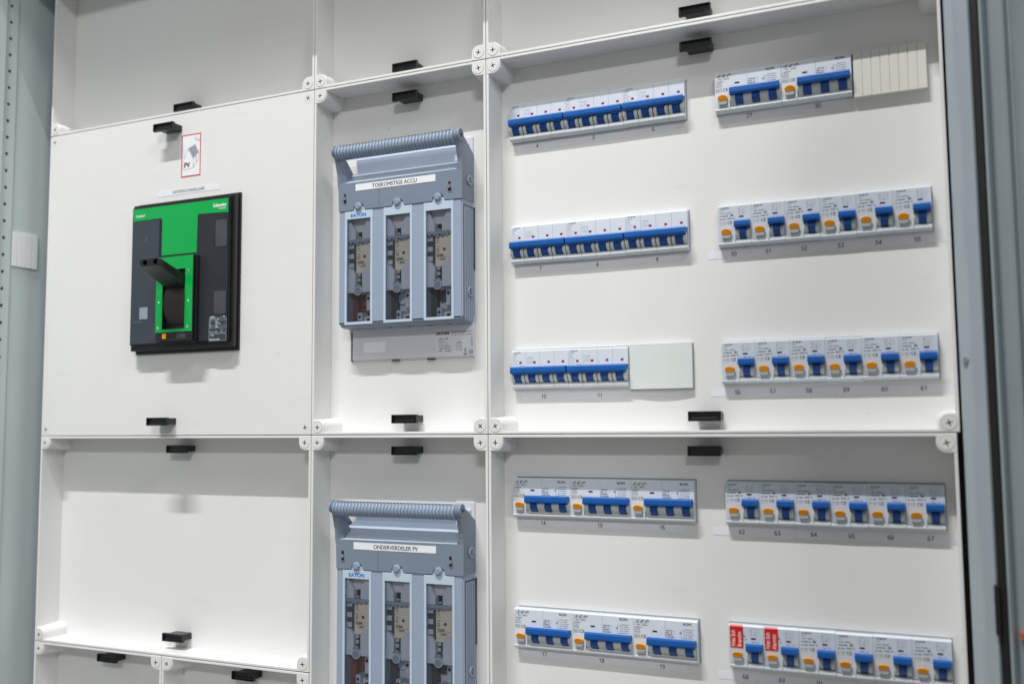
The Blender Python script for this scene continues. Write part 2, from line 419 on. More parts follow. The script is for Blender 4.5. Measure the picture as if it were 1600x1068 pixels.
# ------------------------------------------------------------------ breakers
FY = -9.0
def arc(y0, yb, z0, z1, n=8):      # bulging outline in (y,z): flat back at y0, bulge to yb
    pts = [(y0, z1)]
    for j in range(n+1):
        a = math.pi*j/n; pts.append((y0+(yb-y0)*(.35+.65*math.sin(a)), z1+(z0-z1)*j/n))
    pts.append((y0, z0)); return pts
def body_profile(zr0, zr1, depth):
    return [(3, -.3), (FY+1.2, -.3), (FY, -1.6), (FY, zr0), (depth, zr0-.6), (depth, zr1), (FY-.3, zr1-.5), (FY-.3, -43.6), (FY+2.6, -45.7), (3, -45.7)]
FLAT = [(3, -.3), (FY+1.2, -.3), (FY, -1.6), (FY, -41.5), (FY-.3, -42), (FY-.3, -43.6), (FY+2.6, -45.7), (3, -45.7)]
def bar_profile(y=-17.2, z0=-19.8, z1=-28.2):
    return [(-7, z0-1.5), (y+2.2, z0), (y+.6, z0-.5), (y, z0-1.8), (y, z1+2.2), (y+.6, z1+.7), (y+2.2, z1), (-7, z1)]
def window(parent, x, z, w_, h, k):
    b = B(); b.box(x, x+w_, FY-.12, FY+.5, z-h, z, k, 0); return b.obj('indicator', parent)
def mcb():
    t = thing('circuit_breaker', '', 'circuit breaker')
    b = B(); b.box(.3, 71.7, FY+1.5, 2, -45, -.6, 'ink_l')
    for p in range(4):
        x0, x1 = p*18+.13, p*18+17.87
        b.prX(body_profile(-20, -39.4, -5.5), x0, x1, 'cab')
        b.box(x0+.1, x1-.1, FY-.75, FY-.2, -43.4, -40.1, 'lip', .25)
    b.obj('body', t)
    b = B()
    for p in range(4):
        for a in (.7, 13.7):
            b.prX(arc(-5, -13.4, -39.2, -25.5), p*18+a, p*18+a+3.5, 'cheek', False)
    b.obj('toggle_guard', t)
    b = B(); b.prX(bar_profile(), .9, 70.9, 'blue'); o = b.obj('lever', t)
    b = B()
    for p in range(4):
        b.prX(arc(-5, -13.2, -38.2, -24.5), p*18+4.5, p*18+13.5, 'blue_d')
        b.box(p*18+4.5, p*18+13.5, -14.6, -13.2, -30.4, -27.6, 'blue_d', .4)
    b.obj('toggle', o)
    for p in range(4): window(t, p*18+9.6, -13.4, 3.2, 2.5, 'red')
    b = B(); rn = random.Random(3)
    for j, (w_, hh) in enumerate(((6, 1.3), (5, 1.6), (4, 1), (7.5, .9), (5, .9), (6.5, .9))):
        dashes(b, 1.2, -4.8-j*2.35, w_, hh, FY-.06, 'ink_l', rn)
    for xx in (19.8, 22, 24.2, 26.4):
        b.rect(xx, xx+.25, -16, -10, FY-.06, 'ink_l'); b.rect(xx, xx+1.3, -10.2, -10, FY-.06, 'ink_l'); b.rect(xx+.7, xx+.95, -15.6, -12.5, FY-.06, 'ink_l')
    dashes(b, 19, -8.4, 8, .8, FY-.06, 'ink_l', rn); dashes(b, 10, -17.8, 6, 1, FY-.06, 'ink_l', rn)
    b.obj('print', t)
    text('·S·E·P·', 1.9, 'ink', 'logo', t, (1.6, FY-.08, -3.9), 'LEFT', .02, .35, 1.5)
    return t
def test_button(t, x, z):
    b = B(); b.loops([[(px, FY+.2, pz) for px, pz in rrect(x-4.9, x+4.9, z-6.6, z+2, 1.6)], [(px, FY-3.0, pz) for px, pz in rrect(x-4.7, x+4.7, z-5.2, z+2, 1.6)]], 'shaft')
    o = b.obj('test_button', t)
    b = B(); n = 24
    rg = lambda y, a, c, dz: [(x+a*math.cos(2*math.pi*j/n), y+1.2*math.sin(2*math.pi*j/n)*(-1), z+dz+c*math.sin(2*math.pi*j/n)) for j in range(n)]
    b.loops([rg(FY-1.8, 5.5, 3.3, 1.2), rg(FY-4.0, 5.5, 3.3, 1.4), rg(FY-4.6, 4.9, 2.8, 1.4)], 'orange', True)
    b.obj('cap', o)
def rcd4():
    t = thing('residual_current_breaker', '', 'circuit breaker')
    b = B(); b.box(.3, 71.7, FY+2.5, 2, -45, -.6, 'ink_l')
    b.prX(FLAT, .12, 16.6, 'cab')
    b.prX(body_profile(-23, -41, -5.5), 16.6, 36, 'cab'); b.prX(body_profile(-23, -41, -5.5), 36.25, 70.9, 'cab')
    b.prX(FLAT, 70.9, 71.88, 'cab')
    b.prY([(14.2, -26), (16.6, -24), (16.6, -42), (15.6, -42), (13.6, -34)], FY-1.3, FY+.3, 'lip')
    b.box(.3, 71.7, FY-.75, FY-.2, -43.6, -41.9, 'lip', .25)
    b.obj('body', t)
    b = B()
    for a, c in ((17, 22.6), (31.4, 40.6), (49.4, 58.6), (67.4, 70.7)):
        b.prX(arc(-5, -12.6, -38.5, -24.5), a, c, 'cheek')
    b.box(17, 70.7, -7.5, -5, -41, -38, 'cheek')
    b.obj('toggle_guard', t)
    b = B(); b.prX(bar_profile(-17, -19.8, -28.4), 17.2, 70.6, 'blue'); o = b.obj('lever', t)
    b = B()
    for a in (23, 41, 59): b.prX(arc(-5, -13.8, -39, -25), a, a+8, 'blue_d')
    b.obj('toggle', o)
    test_button(t, 9, -32.2)
    window(t, 22, -13.4, 5.2, 1.8, 'darkred')
    b = B(); rn = random.Random(5)
    b.rect(1.2, 18.5, -6.65, -6.45, FY-.06, 'ink')
    dashes(b, 1.2, -7.6, 15.5, 1.3, FY-.06, 'ink', rn)
    for j, w_ in enumerate((9, 7)): dashes(b, 1.2, -10.4-j*2.1, w_, 1.1, FY-.06, 'ink', rn)
    for (a, c, z0, z1) in ((1.2, 8, -17, -14.6), (1.2, 8, -22.6, -18.6)):
        b.rect(a, c, z0, z0+.22, FY-.06, 'ink'); b.rect(a, c, z1-.22, z1, FY-.06, 'ink'); b.rect(a, a+.22, z0, z1, FY-.06, 'ink'); b.rect(c-.22, c, z0, z1, FY-.06, 'ink')
        dashes(b, a+.6, z1-.6, c-a-1.2, z1-z0-1.2, FY-.07, 'ink_l', rn)
    for j in range(4): dashes(b, 36.6, -11.3-j*2.35, (11, 12, 9, 10)[j], 1.5, FY-.06, 'ink', rn)
    # wiring diagram
    b.rect(54, 54.3, -20, -11, FY-.06, 'ink'); b.rect(54, 57, -11.3, -11, FY-.06, 'ink'); b.rect(54, 58, -20, -19.7, FY-.06, 'ink'); b.rect(52, 54, -14.6, -13.4, FY-.06, 'ink')
    for j in range(5): dashes(b, 58, -9.6-j*2.3, 9.5-(j % 2), .8, FY-.06, 'ink', rn); b.rect(57+.0, 57.25, -19.6, -10.8, FY-.065-.002*j, 'ink')
    dashes(b, 3, -39.7, 11, 1.1, FY-.06, 'ink', rn)
    b.obj('print', t)
    text('·S·E·P·', 2.9, 'ink', 'logo', t, (.9, FY-.08, -5.9), 'LEFT', .03, .35, 1.72)
    text('RCM1', 2.7, 'ink', 'type_mark', t, (56.2, FY-.08, -5.6), 'LEFT', .03, 0, .98)
    text('CE', 3.5, 'ink', 'approval_mark', t, (8.9, FY-.08, -22.4), 'LEFT', 0, 0, .95)
    return t
def rcbo():
    t = thing('residual_current_breaker', '', 'circuit breaker')
    b = B(); b.box(.3, 35.7, FY+2.5, 2, -45, -.6, 'ink_l')
    b.prX(FLAT, .12, 18.8, 'cab2'); b.prX(body_profile(-22, -39, -5.5), 18.8, 35.2, 'cab2'); b.prX(FLAT, 35.2, 35.88, 'cab2')
    b.box(17.6, 18.9, FY-1.4, FY, -41, -25, 'lip', .4)
    b.box(.3, 35.7, FY-.75, FY-.2, -43.6, -41.6, 'lip', .25)
    b.obj('body', t)
    b = B()
    for a, c in ((19, 23.2), (30.8, 35)): b.prX(arc(-5, -12.2, -38.8, -26.2), a, c, 'cheek')
    b.obj('toggle_guard', t)
    b = B(); b.prX(bar_profile(-16.8, -18, -26.2), 18.6, 35.2, 'blue'); o = b.obj('lever', t)
    b = B(); b.prX(arc(-5, -13.6, -38.4, -23), 23.5, 30.5, 'blue_d'); b.obj('toggle', o)
    test_button(t, 9.3, -31.8)
    window(t, 23, -12.9, 5, 1.7, 'darkred')
    b = B(); rn = random.Random(9)
    dashes(b, 2, -5.8, 4.5, 1, FY-.06, 'ink_l', rn)
    dashes(b, 2, -8.6, 14, 1, FY-.06, 'ink', rn); dashes(b, 2, -11.6, 9.5, 1.2, FY-.06, 'ink', rn); dashes(b, 13, -10.6, 4, 2.4, FY-.06, 'ink', rn)
    dashes(b, 2, -15, 6.6, 1.3, FY-.06, 'ink', rn); dashes(b, 10.2, -14.2, 8, 1.7, FY-.06, 'ink', rn)
    dashes(b, 2, -18.6, 7, 1.6, FY-.06, 'ink_l', rn); dashes(b, 2, -20.8, 7, 1.4, FY-.06, 'ink_l', rn)
    for j in range(5): dashes(b, 22.6, -3.0-j*1.75, 9.5, .8, FY-.06, 'ink_l', rn, .5)
    b.rect(22.4, 22.65, -11, -3, FY-.06, 'ink_l'); b.rect(27.6, 27.85, -11, -2.4, FY-.06, 'ink_l')
    dashes(b, 24, -16.8, 7, 1, FY-.06, 'ink', rn); dashes(b, 2, -39.6, 5, .9, FY-.06, 'ink', rn)
    b.obj('print', t)
    text('·S·E·P·', 2.0, 'ink', 'logo', t, (2, FY-.08, -4.6), 'LEFT', .03, .35, 1.45)
    text('CE', 3.1, 'ink', 'approval_mark', t, (10.2, FY-.08, -21.4), 'LEFT', 0, 0, 1)
    return t
def lab(t, label, group, loc):
    t['label'] = label; t['group'] = group; t.location = Vector(loc)*S; return t
ROW = [-30.4-150*i for i in range(5)]
XL, XR = -98.2, 151.9
protos = {}
def place(kind, fn, label, group, loc):
    if kind not in protos: protos[kind] = fn(); t = protos[kind]
    else: t = copy_tree(protos[kind])
    return lab(t, label, group, loc)
ORD4 = ('leftmost', 'middle', 'right-hand')
ORD6 = ('leftmost', 'second', 'third', 'fourth', 'fifth', 'rightmost')
ROWN = ('topmost', 'second', 'third', 'fourth', 'bottom')
for r, nums in ((0, (4, 5, 6)), (1, (7, 8, 9)), (2, (10, 11))):
    for i, n in enumerate(nums):
        place('mcb', mcb, f'{ORD4[i] if len(nums) == 3 else ("left", "right")[i]} long-lever breaker with four red windows in the {ROWN[r]} row, above number {n}', 'four-pole breakers with blue levers', (XL+72*i, 0, ROW[r]-.3*(i == 1)))
for r, nums in ((3, (14, 15, 16)), (4, (17, 18, 19))):
    for i, n in enumerate(nums):
        place('rcd', rcd4, f'{ORD4[i]} wide breaker with orange button in the {ROWN[r]} row, above number {n}', 'wide breakers with orange test buttons', (XL+.4+72*i, 0, ROW[r]))
for i, n in enumerate((27, 30)):
    place('rcd', rcd4, ('left' if i == 0 else 'right') + f' wide breaker with orange button in the top right pair, above number {n}', 'wide breakers with orange test buttons', (XR+.3+72.2*i, 0, ROW[0]))
narrow = []
for r, n0 in ((1, 50), (2, 56), (3, 62), (4, 68)):
    for i in range(6):
        n = n0+i
        if r < 4: L_ = f'{ORD6[i]} narrow breaker with orange button in the {("", "upper", "middle", "lower")[r]} row of six, above number {n}'
        elif i < 2: L_ = 'narrow breaker under the first red sticker, above number 68' if i == 0 else 'narrow breaker under the second red sticker, above number 69'
        else: L_ = ('first', 'second', 'third', 'last')[i-2] + ' narrow breaker right of the two red stickers in the bottom row'
        q = place('rcbo', rcbo, L_, 'narrow breakers with orange test buttons', (XR+36*i, 0, ROW[r]+(-.35 if i == 3 else 0)))
# red stickers over two of the narrow breakers
for i, (l2, nm) in enumerate((('Brandm', '68'), ('Alarmin', '69'))):
    x, z = XR+36*i, ROW[4]
    t = thing('red_sticker', ('leftmost' if i == 0 else 'right-hand') + f' of the two red stickers, on the breaker above number {nm}', 'sticker', (x+8, FY, z-24), 'red warning stickers')
    b = B(); b.quad([(-6.6, -.5, 0), (6.8, -.5, 0), (7, -.5, 22), (-6.9, -.5, 22)], 'redst'); b.quad([(7, -.5, 22), (-6.9, -.5, 22), (-6.6, 1.0, 23.6), (6.6, 1.0, 23.6)], 'redst')
    b.obj('backing', t)
    text('Niet Sch', 4.0, 'pink', 'lettering', t, (-1.6, -.6, 1.2), 'LEFT', .05, 0, .85, math.pi/2)
    text(l2, 4.0, 'pink', 'lettering', t, (4.9, -.6, 1.2), 'LEFT', .05, 0, .85, math.pi/2)
# thin grey plates behind the breakers; their edges paint the shaded gap round them
def openings(t, rects):
    lx = -t.location.x/S; lz = -t.location.z/S
    for (x0, x1, z0, z1) in rects:
        b = B(); b.box(x0, x1, -.35, -.05, z0, z1, 'ink_l'); b.obj('opening', t, (lx, 0, lz))
openings(M3t, [(XL-.8, XL+216.8, ROW[0]-46.4, ROW[0]+.7), (XL-.8, XL+216.8, ROW[1]-46.2, ROW[1]+.7), (XL-.8, XL+145, ROW[2]-46.2, ROW[2]+1),
               (XR-.4, XR+145.4, ROW[0]-46.3, ROW[0]+.7), (XR-.8, XR+216.8, ROW[1]-46.2, ROW[1]+.7), (XR-.8, XR+216.8, ROW[2]-46.2, ROW[2]+.7)])
openings(B3t, [(XL+2, XL+217.2, ROW[3]-46.2, ROW[3]+1.3), (XL+2, XL+217.4, ROW[4]-46.2, ROW[4]+1.2), (XR+1, XR+216.8, ROW[3]-46.2, ROW[3]+1.1), (XR-.8, XR+216.8, ROW[4]-46.2, ROW[4]+1)])

# blanking pieces
b = B(); n = 8
t = thing('blanking_strip', 'ribbed cream blanking strip right of the breaker above number 30', 'blanking strip', (XR+146.2, 0, ROW[0]-48))
for i in range(n):
    x = i*8.9; b.box(x+.3, x+8.6, -7.4, 0, -.6, 48.4, 'cream', .3)
b.box(0, 71, -6.6, 0, -.5, 48.2, 'cream'); b.obj('ribbed_cover', t)
t = thing('blanking_plate', 'smooth pale blanking plate right of the breaker above number 11', 'blanking plate', (XL+144.6, 0, ROW[2]-49))
pts = []
nn = 14
def bl(z, ins):
    out = []
    for j in range(nn+1):
        a = j/nn; out.append((ins+a*(72-2*ins), -5.2-1.9*math.sin(math.pi*a), z))
    return out
b = B(); top = bl(49.6, 0); bot = bl(0, 0)
b.loops([[*top, (72, 0, 49.6), (0, 0, 49.6)], [*bot, (72, 0, 0), (0, 0, 0)]], 'blank'); b.obj('plate', t)
b = B(); b.box(-.7, 72.9, -.9, -.3, -.8, 50.3, 'ink_l'); b.obj('rim', t)
t = thing('blanking_strip', 'small ribbed white blanking strip on the left cabinet wall', 'blanking strip', (-877, -52, -153))
b = B(); b.box(-3, -.5, -21.8, 21.8, -25.4, 25.4, 'paper')
for i in range(5): b.box(-1, .6, -21.9+i*8.8, -21.9+i*8.8+7.9, -25.6, 25.6, 'paper', .4)
b.obj('ribbed_cover', t)

# ------------------------------------------------------------------ number tapes
def tape(x0, x1, z0, z1, nums, label, wob=0.0):
    t = thing('number_tape', label, 'label strip', (x0, 0, z0), 'number strips under the breaker rows')
    b = B(); n = 12
    lo = [(i*(x1-x0)/n, -.30, 0) for i in range(n+1)]; hi = [(x, y, z1-z0) for x, y, z in lo]
    b.loops([[*lo, *reversed(hi)], [(x, -.05, z) for x, y, z in (*lo, *reversed(hi))]], 'tape'); b.obj('tape', t)
    for s, x, z in nums: digits(s, 4.8, 'ink', t, (x-x0, -.36, z-z0-2.4))
tape(-92.1, 105.8, -86.8, -79.2, [('4', -65.8, -81.8-.6), ('5', 6.3, -82), ('6', 78.7, -81.6)], 'white number strip 4 to 6, topmost strip left of the middle')
tape(-89.3, 106.6, -236.8, -228.9, [('7', -63.4, -232.6), ('8', 8.5, -233), ('9', 79.9, -232.8)], 'white number strip 7 to 9 under the second row of long blue levers')
tape(-89.1, 37.6, -389.3, -381.4, [('10', -61.1, -385.2), ('11', 9.1, -385.4)], 'short white number strip 10 and 11, left of and below the blanking plate')
tape(-91.4, 107.3, -537.2, -529.6, [('14', -63.6, -532.7), ('15', 6.6, -533.1), ('16', 79.3, -532.9)], 'white number strip 14 to 16 under the upper row of three orange-buttoned breakers')
tape(-91.3, 103.8, -687, -679.6, [('17', -63.8, -682.8), ('18', 6, -683.4), ('19', 76, -683.8)], 'white number strip 17 to 19 under the lowest row of three wide breakers')
tape(159.5, 289.9, -85.6, -76.6, [('27', 187.8, -80.6), ('30', 260.5, -80.2)], 'short white number strip 27 and 30 under the top right pair')
for r, n0, za in ((1, 50, -233.2), (2, 56, -384.9), (3, 62, -534.5), (4, 68, -685.9)):
    tape(137.6 if r != 3 else 136.3, 379.8, za-4.4, za+4, [(str(n0+i), 166.8+37.3*i, za) for i in range(6)], f'white number strip {n0} to {n0+5} under the {("", "upper", "middle", "lower", "bottom")[r]} row of six narrow breakers')

# ------------------------------------------------------------------ fuse switches
K = 1032.64/1013.64
def e(x, z): return (377.54+(x-377.54)*K, -417.88+(z+417.88)*K)
FYF = -44.0
def fuse_switch(label, dz, ltext):
    cx = -241.0
    t = thing('fuse_switch', label, 'fuse switch', (cx, 13, -336+dz), 'fuse switch disconnectors')
    off = (-cx, 0, 336)
    put = lambda b, n, p=t: b.obj(n, p, off if p is t else (0, 0, 0))
    xl, xr = e(-317, 0)[0], e(-143, 0)[0]          # -321 .. -146
    zt = e(0, -149.5)[1]; zb = e(0, -292)[1]
    # base behind the lid, with the type plate below
    b = B(); b.box(-327, -151.5, -16, -13, -335.2, -284, 'fbase', .8)
    b.box(-178, -152.2, -15.5, -13, -284, -60, 'fbase', .8)
    b.box(-326.5, -152, -17.6, -15.9, -333.6, -290, 'fbase', .5)
    base = put(b, 'base')
    b = B(); b.box(-330.4, -327.2, -15, -13, -335, -297, 'fdark'); b.box(-268, -257, -17, -14, -336.3, -335.1, 'dark'); b.box(-217, -206, -17, -14, -336.3, -335.1, 'dark'); b.box(-151.4, -150.6, -16, -13, -228, -150, 'fdark'); put(b, 'latch', base)
    b = B(); b.rect(-309.5, -276.5, -324.6, -311.3, -17.75, 'paper'); put(b, 'blank_label', base)
    b = B(); rn = random.Random(11)
    b.rect(-203.5, -152.3, -333, -297.5, -17.68, 'tplate')
    yy = -17.8
    dashes(b, -182, -303.2, 28, 1, yy, 'ink', rn); dashes(b, -182, -306.6, 28, 1, yy, 'ink', rn)
    dashes(b, -200, -310.8, 14, 1.6, yy, 'ink', rn); dashes(b, -200, -314, 9, 1.4, yy, 'ink', rn)
    dashes(b, -200, -317.3, 13, .8, yy, 'ink', rn)
    for j in range(3): dashes(b, -200, -320-j*3, 18, 1.2, yy, 'ink', rn); dashes(b, -175, -320-j*3, 8, 1.1, yy, 'ink', rn)
    b.rect(-175, -166, -317.9, -317.6, yy, 'ink'); dashes(b, -173, -316.2, 5, .8, yy, 'ink', rn)
    b.rect(-165, -160.5, -332, -330.8, yy, 'ink')
    for a in (0, 1):
        b.quad([(-165+4*a, yy, -330), (-164.4+4*a, yy, -330), (-160.6-4*a, yy, -324.8), (-161.2-4*a, yy, -324.8)], 'ink')
    b.rect(-165, -160.5, -325, -324.5, yy, 'ink')
    for j in range(6): b.rect(-154, -153, -322+j*1.8, -320.8+j*1.8, yy, 'ink')
    put(b, 'type_plate', base)
    text('EATON', 3.8, 'ink', 'logo', base, (-194, -17.85, -306.7), 'CENTER', .05, 0, .98).location += Vector((0, 0, 0))
    text('CE', 4.0, 'ink', 'approval_mark', base, (-154.8, -17.85, -330.8), 'CENTER', 0, 0, .9)
    # lower body: front grid with three window openings, side cheeks with ribs, curved underside
    W = [(e(-308.2, 0)[0], e(-267.4, 0)[0]), (e(-251.6, 0)[0], e(-211, 0)[0]), (e(-195, 0)[0], e(-154.4, 0)[0])]
    b = B()
    xs = [xl, W[0][0]+.2, W[0][1]-.2, W[1][0]+.2, W[1][1]-.2, W[2][0]+.2, W[2][1]-.2, xr-1.5]
    for a in (0, 2, 4, 6): b.box(xs[a], xs[a+1], FYF, FYF+30, zb, zt, 'fbody', .4)
    b.box(xl+1, xr-2, FYF, FYF+8, zb-.2, zb+2, 'fbody')
    # rear tray of the pole chambers
    b.box(xl+1, xr-2, -14, -12, zb, zt+8, 'fin')
    b.box(xl+3, xr-3, -40, -12, zt+2, zt+4, 'fin')
    # underside
    us = [(FYF, zb), (FYF+1.5, zb-2.5), (FYF+6, zb-4.2), (-10, zb-5.4), (-10, zb+1), (FYF+1, zb+1)]
    b.prX(us, xl+2, xr-1, 'flid')
    # side cheeks
    b.prX([(FYF+1, zt), (FYF+1, zb+3), (FYF+4, zb-2), (-10, zb-5), (-10, zt)], xr-1.6, xr+.2, 'fbody')
    b.loops([[(xl, FYF+1, zt), (xl, FYF+1, zb), (xl, -10, zb-3), (xl, -10, zt)], [(xl-5, -10, zt), (xl-5, -10, zb-4), (xl-5.1, -9.6, zb-4), (xl-5.1, -9.6, zt)]], 'fbody')
    for j in range(6):
        y = FYF+4.4+j*5.0
        b.box(xr+.1, xr+1.3, y, y+3.2, zb-1+j*-.5, zt-8, 'fbody', .3)
    b.box(xr+.15, xr+.4, FYF+3, -11, zb-1, zt-6, 'fdark')
    put(b, 'body')
    # openings' dark seam marks at the lower edge
    b = B()
    for x in (-266, -238, -209, -181): b.box(x, x+2.4, -26, -24, zb-5.4, zb-4.6, 'dark')
    put(b, 'seam')
    # lid
    zl1 = e(0, -114)[1]; zl2 = e(0, -104.5)[1]
    lid_p = [(FYF, zt+.4), (FYF, zl1), (-34, zl2+.3), (-32, zl2-.5), (-29, zl2+1), (-24, -74), (-22, -71), (-12, -71), (-12, zt+.4)]
    b = B()
    # front face, cut round the three knobs
    ktop = e(0, -137.5)[1]
    kx = [e(-287.7, 0)[0], e(-231.3, 0)[0], e(-175, 0)[0]]
    kz = e(0, -146)[1]; kr = 8.3
    out = [(xl-.3, zt+.4)]
    for x in kx:
        out.append((x-kr, zt+.4))
        for j in range(1, 12):
            a = math.pi-math.pi*j/12; out.append((x+kr*math.cos(a), kz-2+kr*math.sin(a)))
        out.append((x+kr, zt+.4))
    out += [(xr+.3, zt+.4), (xr-.5, zl1+1), (xr-4, zl1+1)]
    out += [(xl+4, zl1+.4), (xl-1.4, zl1+.4)]
    b.prY(out, FYF-1.2, FYF+5, 'flid')
    b.box(xl+3, xr-3, FYF+24, -12.2, zt+.5, zl1-2, 'flid')
    # scooped back; the light on its two pale bands is put into the colour
    b.prX([(FYF-1.2, zl1+.2), (-25, zl1+15.5), (-23, zl1+9), (FYF+2, zl1-3)], xl+4, xr-8, 'fbev_lit')
    b.prX([(-25, zl1+15.4), (-14, zl1+21), (-13, zl1+9), (-23, zl1+9)], xl+6, xr-6, 'flid')
    b.prX([(-14, zl1+20.9), (-18, -71), (-15, -66), (-11, -64.5), (-11, zl1+20)], xl+8, xr-4, 'fbev_lit')
    # arms: right and left cheeks
    zh = -68.2
    R_arm = [(FYF-1.2, zl1), (FYF-2.5, -95), (-56, -66), (-53, -61.5), (-47.5, -61.5), (-40, -66), (-12, -83), (-12, zt), (FYF-1, zt+.2)]
    b.prX(R_arm, xr-5, xr+.6, 'flid')
    L_arm = [(FYF-1.2, zl1), (FYF-2.5, -95), (-56, -66), (-53, -61.5), (-47.5, -61.5), (-40, -67), (-14, -90), (-14, zl1-6), (FYF, zl1-6)]
    b.prX(L_arm, xl-2.4, xl+2.2, 'flid')
    b.loops([[(xl+2, FYF-1, zl1+.5), (xl+2, -52, -74), (xl+2, -40, -74), (xl+2, -31, zl2)], [(xl+11, FYF+.5, zl1+.6), (xl+4.5, -52, -76), (xl+5.5, -40, -77), (xl+12, -31, zl2)]], 'flid')
    lid = put(b, 'lid')
    b = B(); hy, hz = -50.5, -69.8
    n = 34; x0h, x1h = xl+5, xr-10
    b.cylX(hy, hz, 8.5, xl+3, xr-6, 'fgrip', 24); b.cylX(hy, hz+2.4, 7.0, xl-1.8, xr+.9, 'fgrip', 24)
    for j in range(n):
        xa = x0h+(x1h-x0h)*j/n
        b.cylX(hy, hz, 9.1, xa+.25, xa+(x1h-x0h)/n-.25, 'fgrip', 24)
        b.box(xa+1.1, xa+(x1h-x0h)/n-1.1, hy-3.8, hy+3.2, hz+7.6, hz+9.3, 'fdark')
    b.cylX(hy, hz, 9.4, xr-9, xr-5.2, 'fgrip', 24); b.cylX(hy, hz, 9.4, xl+2.2, xl+4.6, 'fgrip', 24); hz += 2.4
    b.cylX(hy, hz, 8.0, xr+.5, xr+2.2, 'fgrip', 24, 7.4); b.cylX(hy, hz, 8.0, xl-3.6, xl-1.6, 'fgrip', 24)
    h = put(b, 'handle', lid)
    b = B(); b.cylX(hy, hz, 5.4, xr+2.0, xr+2.35, 'flid', 20); b.cylX(hy, hz, 3.4, xr+2.2, xr+2.6, 'fgrip', 16); b.box(xr+2.4, xr+2.9, hy-2.6, hy+2.6, hz-.7, hz+.7, 'dark'); b.box(xr+2.4, xr+2.85, hy-.7, hy+.7, hz-2.6, hz+2.6, 'dark')
    put(b, 'end_cap', h)
    # sealing eyes and the split line
    for ex in (e(-308.2, 0)[0], e(-159.4, 0)[0]):
        ez = e(0, -133)[1]
        b = B(); b.prY(rrect(ex-1.9, ex+1.9, ez-6, ez+6, 1.8), FYF-1.35, FYF-1.1, 'dark')
        b.cylY(ex+.4, ez-.5, 2.5, FYF-4.2, FYF-1, 'chrome', 14, 2.0); put(b, 'sealing_eye', lid)
    b = B(); b.box(e(-258, 0)[0], e(-257.5, 0)[0], FYF-1.3, FYF-1.1, e(0, -147)[1], e(0, -126.5)[1], 'fdark'); put(b, 'split_line', lid)
    # circles on the side cheek
    for (cy_, cz) in ((-27, -118.4), (-27, -256.4)):
        b = B(); b.cylX(cy_, cz, 6.2, xr+.5, xr+3, 'fbody', 22); b.cylX(cy_, cz, 3.7, xr+2.8, xr+3.1, 'fdark', 18); b.cylX(cy_+.6, cz, 2.2, xr+3, xr+3.2, 'flid', 14); put(b, 'side_plug')
    # tape on the lid
    lx0, lx1 = e(-292.3, 0)[0], e(-178.4, 0)[0]; lz0, lz1 = e(0, -124.9)[1], e(0, -116.5)[1]
    b = B(); b.box(lx0, lx1, FYF-1.55, FYF-1.15, lz0, lz1, 'paper'); tp = put(b, 'name_tape', lid)
    text(ltext, 5.0, 'ink', 'lettering', tp, ((lx0+lx1)/2+(-.5 if dz == 0 else 2), FYF-1.65, lz0+1.7), 'CENTER', 0, 0, .93)
    # three pole windows
    wzt, wzb = e(0, -150.2)[1], e(0, -293)[1]
    for i, (a, c) in enumerate(W):
        izt, izb = e(0, -160.2)[1], e(0, -289.6)[1]; ia, ic = a+3.0, c-3.2
        b = B(); y0, y1 = FYF-1.0, FYF+2
        b.box(a, ia, y0, y1, wzb, wzt, 'flight', .35); b.box(ic, c, y0, y1, wzb, wzt, 'flight', .35)
        b.box(ia, ic, y0+.02, y1, izt, wzt-.02, 'flight', .3); b.box(ia, ic, y0+.02, y1, wzb+.02, izb, 'flight', .3)
        x = kx[i]
        b.prY([(x-10.5, wzt-.6), (x-6.2, kz+1.5), (x-3, kz-4), (x+3, kz-4), (x+6.2, kz+1.5), (x+10.5, wzt-.6)][::1], FYF+.2, FYF+2, 'flight')
        b.prY([(x-7.4, wzt-.5), (x-5.4, kz+1), (x+5.4, kz+1), (x+7.4, wzt-.5)], y0+.05, y0+1.0, 'flight')
        fr = put(b, 'pole_window')
        b = B(); b.prY([(ia-.5, izb-.5), (ic+.5, izb-.5), (ic+.5, izt+.5), (ia-.5, izt+.5)], FYF+.3, FYF+.9, 'glass'); put(b, 'pane', fr)
        b = B(); b.cylY(x, kz+1.2, 5.0, FYF-3.4, FYF+3, 'fgrip', 20, None); b.cylY(x, kz+1.2, 5.0, FYF-3.4, FYF-4.6, 'fgrip', 6, 3.6, smooth=False); put(b, 'knob', fr)
        b = B(); b.cylY(x, kz-.6, 7.9, FYF+3.2, FYF+4, 'fdark', 20); put(b, 'knob_recess', fr)
        if i == 0:
            text('EATON', 4.3, 'etblue', 'logo', fr, (x-.4, y0-.1, e(0, -157.8)[1]), 'CENTER', .045, 0, 1.12)
        # inside: funnel, fuse, clamp, terminals
        sh = -6.5                                    # deeper things sit further left of the opening
        X0, X1 = ia-11, ic+1
        b = B(); yf = -38.5
        xm = (ia+ic)/2-4.5
        # upper contact cover: pale blocks with a funnel-shaped notch
        b.prY([(X0, izt+4), (xm-15, izt+4), (xm-4, izt-15), (xm-4, izt-25), (X0, izt-25)], yf, yf+8, 'fin')
        b.prY([(xm+15, izt+4), (X1+2, izt+4), (X1+2, izt-25), (xm+6, izt-25), (xm+6, izt-15)], yf, yf+8, 'fin')
        b.prY([(xm-15, izt+4), (xm+15, izt+4), (xm+6, izt-15), (xm-4, izt-15)], yf+6, yf+8, 'fbase')
        b.box(X0, X1+2, yf-1.5, yf+7, izt-29, izt-25.2, 'fbody', .4)
        b.box(xm-1, xm+1.6, yf-2.5, yf+6, izt-33, izt-28.5, 'fbody', .3)
